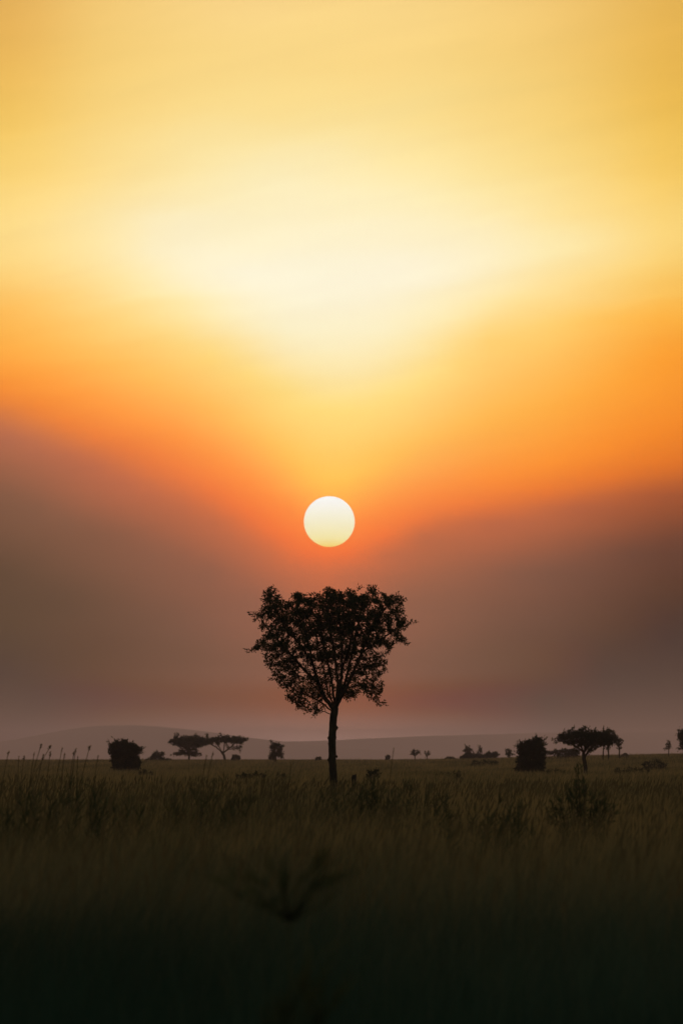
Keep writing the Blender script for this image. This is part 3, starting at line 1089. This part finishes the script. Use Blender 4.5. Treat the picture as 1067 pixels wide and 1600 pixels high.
# far dots on the middle skyline
make_tree(
    'far_tree', 'tiny spreading tree on the skyline, left of the close pair right of the lone tree', 'tree', 1500,
    [(648, 1188), (648, 1182), (648, 1178)],
    [[(648, 1180), (644, 1176, .3)], [(648, 1180), (652, 1176, -.3)]],
    [([(641, 1176), (645, 1172), (651, 1172), (656, 1176), (653, 1180), (648, 1178), (644, 1180)], 1.0, .9)],
    M_BARK, M_LEAF2, .14, .4, 150, (.5, .26), 8, 31, group='pair of tiny trees right of the lone tree', spread=.15, tip=.04, kill=.5)
make_tree(
    'far_tree', 'tiny lopsided tree on the skyline, right of the close pair right of the lone tree', 'tree', 1500,
    [(667, 1188), (667, 1182), (668, 1178)],
    [[(667, 1181), (664, 1178, .2)], [(668, 1178), (670, 1175, .2)]],
    [([(666, 1176), (668, 1173), (672, 1174), (672, 1179), (668, 1181), (666, 1179), (663, 1180), (663, 1177)], 1.0, .9)],
    M_BARK, M_LEAF2, .12, .4, 110, (.46, .24), 8, 32, group='pair of tiny trees right of the lone tree', spread=.14, tip=.04, kill=.5)
make_tree(
    'far_tree', 'small round tree standing on the left end of the low skyline thicket', 'tree', 1300,
    [(730, 1184), (730, 1178), (730, 1174)],
    [[(730, 1176), (727, 1171, .2)], [(730, 1176), (733, 1171, -.2)]],
    [([(724, 1171), (727, 1167), (731, 1165), (735, 1168), (736, 1175), (733, 1179), (726, 1179)], 1.0, .9)],
    M_BARK, M_LEAF2, .14, .34, 260, (.42, .22), 9, 33, spread=.12, tip=.04, kill=.4)
make_tree(
    'far_tree', 'small pointed tree rising from the middle of the low skyline thicket', 'tree', 1320,
    [(750, 1184), (750, 1178), (750, 1173)],
    [[(750, 1176), (748, 1172, .2)], [(750, 1176), (752, 1172, -.2)]],
    [([(746, 1174), (748, 1170), (750, 1167), (753, 1170), (754, 1175), (750, 1177)], 1.0, .9)],
    M_BARK, M_LEAF2, .11, .34, 140, (.38, .2), 9, 34, spread=.1, tip=.04, kill=.4)
make_tree(
    'far_tree', 'small cone-shaped tree on the skyline left of the tall boxy bush', 'tree', 1250,
    [(794, 1185), (794, 1180), (794, 1175)],
    [[(794, 1179), (791, 1175, .2)], [(794, 1178), (797, 1174, -.2)]],
    [([(789, 1178), (791, 1173), (794, 1169), (798, 1173), (799, 1179), (796, 1182), (791, 1182)], 1.0, .9)],
    M_BARK, M_LEAF2, .12, .32, 170, (.4, .2), 9, 35, spread=.1, tip=.04, kill=.38)

# bushes
make_bush('bush', 'dense dark rounded bush on the left, tall and solid to the ground', 'bush', 600,
          [[(171, 1165), (177, 1160), (184, 1157), (192, 1157), (198, 1160), (202, 1164), (208, 1163), (213, 1168), (221, 1170), (219, 1175), (213, 1177), (214, 1184), (218, 1188), (217, 1200), (179, 1200), (177, 1190), (178, 1181), (172, 1176), (173, 1170)]],
          M_BUSH, 5200, (.27, .14), 41, group='big dense bushes', stems=9, sprigs=[((174, 1166), (167, 1160)), ((215, 1172), (223, 1173))])
make_bush('bush', 'dense dark boxy bush on the right with twiggy corners, left of the big acacia', 'bush', 520,
          [[(812, 1163), (818, 1162), (825, 1160), (832, 1157), (839, 1155), (846, 1156), (850, 1160), (849, 1168), (848, 1180), (847, 1204), (807, 1204), (809, 1192), (812, 1182), (811, 1172)]],
          M_BUSH, 5200, (.24, .12), 42, group='big dense bushes', stems=9, sprigs=[((814, 1164), (808, 1161)), ((816, 1164), (809, 1167)), ((847, 1162), (853, 1160)), ((847, 1158), (849, 1154))])
for lab, Y, out, n, lf, sd_, sprg in [
    ('small flat shrub on a low rise between the dark bush and the left acacias', 1150, [(229, 1187), (237, 1184), (239, 1180), (243, 1177), (246, 1175), (249, 1177), (253, 1176), (257, 1178), (254, 1181), (250, 1183), (256, 1185), (270, 1188), (229, 1189)], 900, (.36, .2), 51, []),
    ('tiny round shrub beside the trunk of the umbrella acacia', 1150, [(363, 1185), (365, 1181), (369, 1180), (374, 1182), (375, 1186), (363, 1188)], 420, (.3, .16), 52, []),
    ('tiny skyline shrub just left of the lone tree trunk', 1200, [(494, 1185), (497, 1184), (501, 1184), (502, 1187), (494, 1188)], 250, (.28, .15), 53, []),
    ('tiny skyline shrub beside the single tall grass stem', 1250, [(603, 1184), (605, 1181), (608, 1181), (609, 1184), (606, 1187), (603, 1187)], 260, (.28, .15), 54, []),
    ('long low thicket on the skyline under the small round and pointed trees', 1280, [(720, 1183), (727, 1179), (735, 1177), (742, 1179), (748, 1178), (755, 1180), (759, 1177), (763, 1174), (767, 1178), (771, 1174), (775, 1175), (778, 1179), (774, 1183), (720, 1185)], 1900, (.4, .2), 55, []),
    ('low flat-topped thicket on the skyline between the boxy bush and the big acacia', 900, [(849, 1176), (854, 1173), (860, 1175), (867, 1172), (874, 1173), (881, 1170), (888, 1172), (895, 1171), (902, 1174), (907, 1177), (900, 1180), (872, 1180), (868, 1178), (860, 1179), (849, 1178)], 1500, (.28, .14), 56, []),
    ('low rounded skyline shrub midway between tiny tree pair and thicket', 1300, [(695, 1186), (699, 1183), (706, 1183), (710, 1186), (695, 1187)], 260, (.32, .16), 57, []),
]:
    make_bush('shrub', lab, 'bush', Y, [out], M_BUSH, n, lf, sd_, group='small skyline shrubs', stems=4, sprigs=sprg)

# dark low tufts scattered over the middle of the plain
for lab, Y, (cx, cy, w, h), sd_ in [
    ('low dark shrub left of the lone tree, larger of two side by side', 330, (401, 1213, 26, 10), 61),
    ('low dark shrub left of the lone tree, smaller of two side by side', 340, (378, 1213, 16, 8), 62),
    ('low dark shrub nearest the lone tree trunk on its left', 330, (440, 1213, 15, 8), 63),
    ('broad low dark shrub in the grass below the tiny tree pair', 400, (702, 1210, 44, 8), 64),
    ('small dark round shrub in the grass below the low skyline thicket', 340, (716, 1216, 9, 9), 65),
    ('low shrub line just below the skyline thicket right of middle', 760, (756, 1190, 42, 5), 66),
    ('dark low shrub on the right slope below the tiny slender tree', 560, (1022, 1192, 34, 8), 67),
    ('long low dark shrub on the right slope between acacia and edge', 430, (985, 1202, 56, 7), 68),
    ('low dark shrub right of the boxy bush at its foot', 480, (868, 1206, 40, 6), 69),
    ('low dark shrub right behind the pointed stump', 330, (583, 1205, 18, 4), 70),
    ('low dark shrub at the foot of the dense rounded bush', 430, (228, 1208, 20, 8), 71),
]:
    rs = np.random.default_rng(sd_ + 500)
    xx = np.linspace(-.5, .5, 9)
    hp = (1 - (2 * xx) ** 2) ** .5 * rs.uniform(.35, 1.05, 9)
    o = [(cx + w * a, cy + 2 - h * .8 * b) for a, b in zip(xx, hp)] + [(cx + w * .46, cy + 9), (cx - w * .46, cy + 9)]
    make_bush('low_shrub', lab, 'bush', Y, [o], M_SCRUB, 330 if w > 20 else 170, (.00042 * Y, .00020 * Y), sd_, group='low shrubs scattered in the grass', stems=4)


# weeds, stalks and near shrubs
def make_weed(name, label, px, Y, width, height, n, seed, group=None, cat='plant', mat=None, lean=0.12):
    rng = np.random.default_rng(seed)
    b = at(px, 1200, Y)
    base = np.array((b[0], Y, float(ground(b[0], Y))))
    root = empty(name, base)
    tag(root, label, cat, group)
    smb, lmb = MB(), MB()
    for i in range(max(5, int(n * 0.42))):
        x, y = rng.normal(0, width * 0.34), rng.normal(0, width * 0.2)
        h = height * rng.uniform(0.55, 1.0) * (1 - 0.45 * min(1, abs(x) / width))
        tx = x + rng.normal(0.1, lean) * h + x * 0.25
        ty = y + rng.normal(0, lean) * h
        pts = [(x, y, -.03), (x * .8 + tx * .2, y * .8 + ty * .2, h * .5), (tx, ty, h)]
        smb.tube(pts, [.006, .005, .002], 3)
        k = int(12 + 16 * h)
        t = rng.uniform(.1, .93, k)
        P = np.array([np.interp(t, [0, .5, 1], [q[j] for q in pts]) for j in range(3)]).T
        ax = np.stack([rng.normal(.15, .5, k), rng.normal(0, .5, k), rng.uniform(.5, 1.4, k)], 1)
        lmb.leaves(P, ax, rng.normal(0, 1, (k, 3)), rng.uniform(.10, .30, k), rng.uniform(.008, .022, k))
    tag(smb.build('stem', mat or M_WEED, root), kind='stuff')
    tag(lmb.build('foliage', mat or M_WEED, root, smooth=False), kind='stuff')


for lab, px, Y, w, h, n, sd_ in [
    ('dark green weed clump under the left skyline stalks, leftmost of the row', 12, 82, 1.1, 1.55, 28, 81),
    ('dark green weed clump under the left skyline stalks, second of the row', 62, 88, 1.3, 1.70, 38, 82),
    ('dark green weed clump under the left skyline stalks, third of the row', 112, 92, 1.2, 1.66, 32, 83),
    ('dark green weed clump just left of the dense rounded bush', 154, 90, 0.9, 1.55, 22, 80),
    ('tall leafy weed clump in the grass in front of the two left acacias', 318, 108, 1.2, 1.62, 48, 84),
    ('broad dark weed clump right of the lone tree trunk, around the single tall stem', 592, 116, 1.9, 1.60, 84, 85),
    ('weed clump in the grass left of the boxy bush', 765, 86, 1.1, 1.40, 44, 86),
    ('narrow upright weed in front of the boxy bush', 810, 96, 0.3, 1.52, 16, 87),
    ('thin weed clump in the grass below the tiny tree pair', 692, 98, 0.9, 1.42, 26, 88),
]:
    make_weed('weed_clump', lab, px, Y, w, h, n, sd_, group='dark weed clumps in the tall grass')


def make_stalk(label, px, top, Y, leanpx, group, heavy=1.0, seed=0):
    rng = np.random.default_rng(seed)
    tot = leanpx * min(6.0, 150.0 / max(8, 1189 - top)) / 1.6
    t = at(px + leanpx, top, Y)
    b = at(px + leanpx - tot, 1200, Y)
    base = np.array((b[0], Y, float(ground(b[0], Y))))
    tl = t - base
    root = empty('grass_stalk', base)
    tag(root, label, 'grass stalk', group)
    f = np.linspace(0, 1, 8)
    P = np.stack([tl[0] * f ** 1.6, 0 * f, tl[2] * f], 1)
    m = MB()
    m.tube(P, np.linspace(.010, .0055, 8), 4)
    m.build('stem', M_SEED, root)
    hm_ = MB()
    hm_.tube([P[-2] * .35 + P[-1] * .65, P[-1]], [.006, .003], 4)
    k = int(20 * heavy)
    q = rng.uniform(.955, 1.0, k)
    pos = np.array([np.interp(q, f, P[:, j]) for j in range(3)]).T
    ax = np.stack([rng.normal(.25, .4, k), rng.normal(0, .4, k), rng.uniform(.2, 1., k)], 1)
    hm_.leaves(pos, ax, rng.normal(0, 1, (k, 3)), rng.uniform(.03, .055, k) * heavy, rng.uniform(.014, .022, k) * heavy)
    hm_.build('seed_head', M_SEED, root, smooth=False)


GS = 'grass stalks rising over the left skyline'
for i, (px, top, lean, hv_, lab) in enumerate([
    (8, 1175, 6, .9, 'leaning grass stalk nearest the left edge of the view'),
    (29, 1182, 1, .6, 'short faint grass stalk between the leftmost stalk and the tall leaning ones'),
    (35, 1182, 3, .9, 'short dark-headed grass stalk left of the tallest leaning stalk'),
    (50, 1176, 4, .7, 'thin pale grass stalk close beside the tallest leaning stalk'),
    (56, 1163, 9, 1.0, 'tallest grass stalk of the left group, leaning right'),
    (64, 1165, 16, 1.1, 'strongly bent grass stalk with a heavy head, just right of the tallest'),
    (62, 1181, 6, 1.1, 'short bushy grass stalk under the bent heavy-headed one'),
    (76, 1176, 3, 1.0, 'upright dark grass stalk right of the bent heavy-headed one'),
    (92, 1168, 6, .6, 'thin faint grass stalk in the middle of the left group'),
    (98, 1178, 3, .8, 'short grass stalk right of the thin faint one'),
    (112, 1175, 4, .9, 'double-headed looking grass stalk, left of the pair near the dark bush'),
    (115, 1170, 4, .8, 'tall thin grass stalk, right of the pair near the dark bush'),
    (121, 1182, 1, .6, 'very short grass tip right of the pair near the dark bush'),
    (133, 1166, 8, 1.0, 'tall leaning grass stalk, second nearest to the dark rounded bush'),
    (150, 1180, 4, .7, 'short leaning grass stalk nearest the dark rounded bush'),
]):
    make_stalk(lab, px, top, 108 + (i * 7) % 9, lean, GS, hv_, 100 + i)
for i, (px, top, lean, hv_, lab) in enumerate([
    (318, 1180, 5, .7, 'faint grass stalk below the gap between the two left acacias'),
    (327, 1176, 6, .8, 'taller grass stalk between the trunks of the two left acacias'),
    (611, 1169, 4, .5, 'single long bare grass stem right of the lone tree crossing the skyline'),
    (452, 1194, 3, .6, 'short grass stalk in the grass below the small round-headed tree'),
]):
    make_stalk(lab, px, top, 104, lean, 'grass stalks further right', hv_, 140 + i)

# pointed stump
sb = at(553, 1226, 226)
base = np.array((sb[0], 226, float(ground(sb[0], 226))))
st = empty('tree_stump', base)
tag(st, 'dark pointed tree stump poking out of the grass right of the lone tree', 'stump')
m = MB()
top = at(556, 1209, 226) - base
mid = at(552.5, 1215, 226) - base
low = at(553, 1226, 226) - base
m.tube([(low[0] - .01, 0, -.05), low, mid, (mid[0] + .03, 0, mid[2] + .09)], [.085, .085, .105, .085], 9)
m.build('stump_wood', M_BARK, st)
m = MB()
m.tube([(mid[0] + .03, 0, mid[2] + .05), (mid[0] + .075, 0, mid[2] + .10), top], [.06, .04, .006], 6)
m.build('splinter', M_BARK, st)

# low earth mound on the right skyline
mbm = MB()
c = at(976, 1178, 860)
gz = float(ground(c[0], 860))
rings = [(0.0, .70), (.25, .66), (.6, .42), (1.0, .2), (1.5, -.1)]
for_v, ff = [], []
rg = np.random.default_rng(5)
for ri, (rad, hz_) in enumerate(rings):
    for k in range(14):
        q = 2 * math.pi * k / 14
        rr = rad * (1 + rg.normal(0, .07))
        for_v.append((rr * math.cos(q), rr * math.sin(q), hz_ * 1.55 + (rg.normal(0, .03) if ri else 0)))
for ri in range(len(rings) - 1):
    for k in range(14):
        k2 = (k + 1) % 14
        ff.append([ri * 14 + k, (ri + 1) * 14 + k, (ri + 1) * 14 + k2, ri * 14 + k2])
mbm.add(np.array(for_v) + np.array((c[0], 860, gz)), ff)
tag(mbm.build('termite_mound', M_MOUND, origin=(c[0], 860, gz)), 'low peaked earth mound on the skyline right of the acacia cluster', 'termite mound')


# spiky shrub on the right and bare shrub close to the camera
def make_spiky(name, label, px, Y, spikes, thick, leaf_n, seed, mat, fork=None):
    rng = np.random.default_rng(seed)
    b = at(px, 1200, Y)
    base = np.array((b[0], Y, float(ground(b[0], Y))))
    root = empty(name, base)
    tag(root, label, 'shrub')
    lmb = MB()
    fk = np.zeros(3)
    if fork:
        fk = at(fork[0], fork[1], Y) - base
        m0 = MB()
        m0.tube([(0, 0, -.04), fk * .5 + np.array((.01, 0, 0)), fk], [thick * 1.5, thick * 1.3, thick * 1.2], 7)
        m0.build('stem', mat, root)
    for (ox, tip, dep, tk) in spikes:
        t = at(tip[0], tip[1], Y + dep) - base
        a = np.array((ox, dep * .15, -.04)) if not fork else fk.copy()
        m1 = np.array((a[0] * .55 + t[0] * .45, t[1] * .4, a[2] * .5 + t[2] * .5)) + rng.normal(0, .03 if not fork else .012, 3)
        sm_ = MB()
        sm_.tube([a, m1, t], [thick * tk, thick * tk * .8, thick * tk * .3], 6)
        sm_.build('branch', mat if fork else M_BARK, root)
        k = leaf_n
        q = rng.uniform(.3, 1, k)
        P = np.array([np.interp(q, [0, .5, 1], [a[j], m1[j], t[j]]) for j in range(3)]).T
        d = (t - a) / np.linalg.norm(t - a)
        lmb.leaves(P, d * 1.1 + rng.normal(0, .6, (k, 3)), rng.normal(0, 1, (k, 3)), rng.uniform(.07, .2, k), rng.uniform(.018, .045, k))
    tag(lmb.build('foliage', mat, root, smooth=False), kind='stuff')


rg = np.random.default_rng(77)
spk = [(0.0, (902, 1191), .0, 1.1), (.05, (908, 1197), .1, 1.0), (-.03, (899, 1201), -.1, .9)]
for k in range(44):
    q = rg.uniform(-1, 1)
    yy = 1214 + 42 * abs(q) ** 1.15 + rg.uniform(-3, 30)
    spk.append((q * .12, (908 + q * 54, yy), rg.uniform(-.5, .5), rg.uniform(.5, 1.)))
make_spiky('spiky_shrub', 'dark spiky shrub with upright stems in front of the big right acacia', 908, 100, spk, .011, 19, 91, M_WEED)

spk = []
for k, (tx, ty) in enumerate([(335, 1322), (365, 1336), (415, 1338), (382, 1368), (352, 1384), (470, 1352), (505, 1350), (530, 1335), (548, 1322), (538, 1385), (500, 1398), (425, 1352), (395, 1395), (450, 1345), (560, 1360), (325, 1365)]):
    spk.append((rg.uniform(-.04, .04), (tx, ty), rg.uniform(-.3, .3), rg.uniform(.6, 1.2)))
make_spiky('near_shrub', 'blurred dark forked shrub low in the foreground, left of middle', 452, 27, spk, .006, 2, 92, M_WEED, fork=(453, 1440))
for lab, px, top, Y, sd_ in [('blurred dark upright weed in the near foreground, left of middle', 450, 1445, 23.5, 93),
                             ('faint blurred weed low in the near foreground, left of the upright weed', 395, 1485, 22.5, 94)]:
    t = at(px, top, Y)
    make_weed('foreground_weed', lab, px, Y, .10, t[2] * 1.0, 7 if sd_ == 93 else 4, sd_, group='foreground weeds', lean=.05)
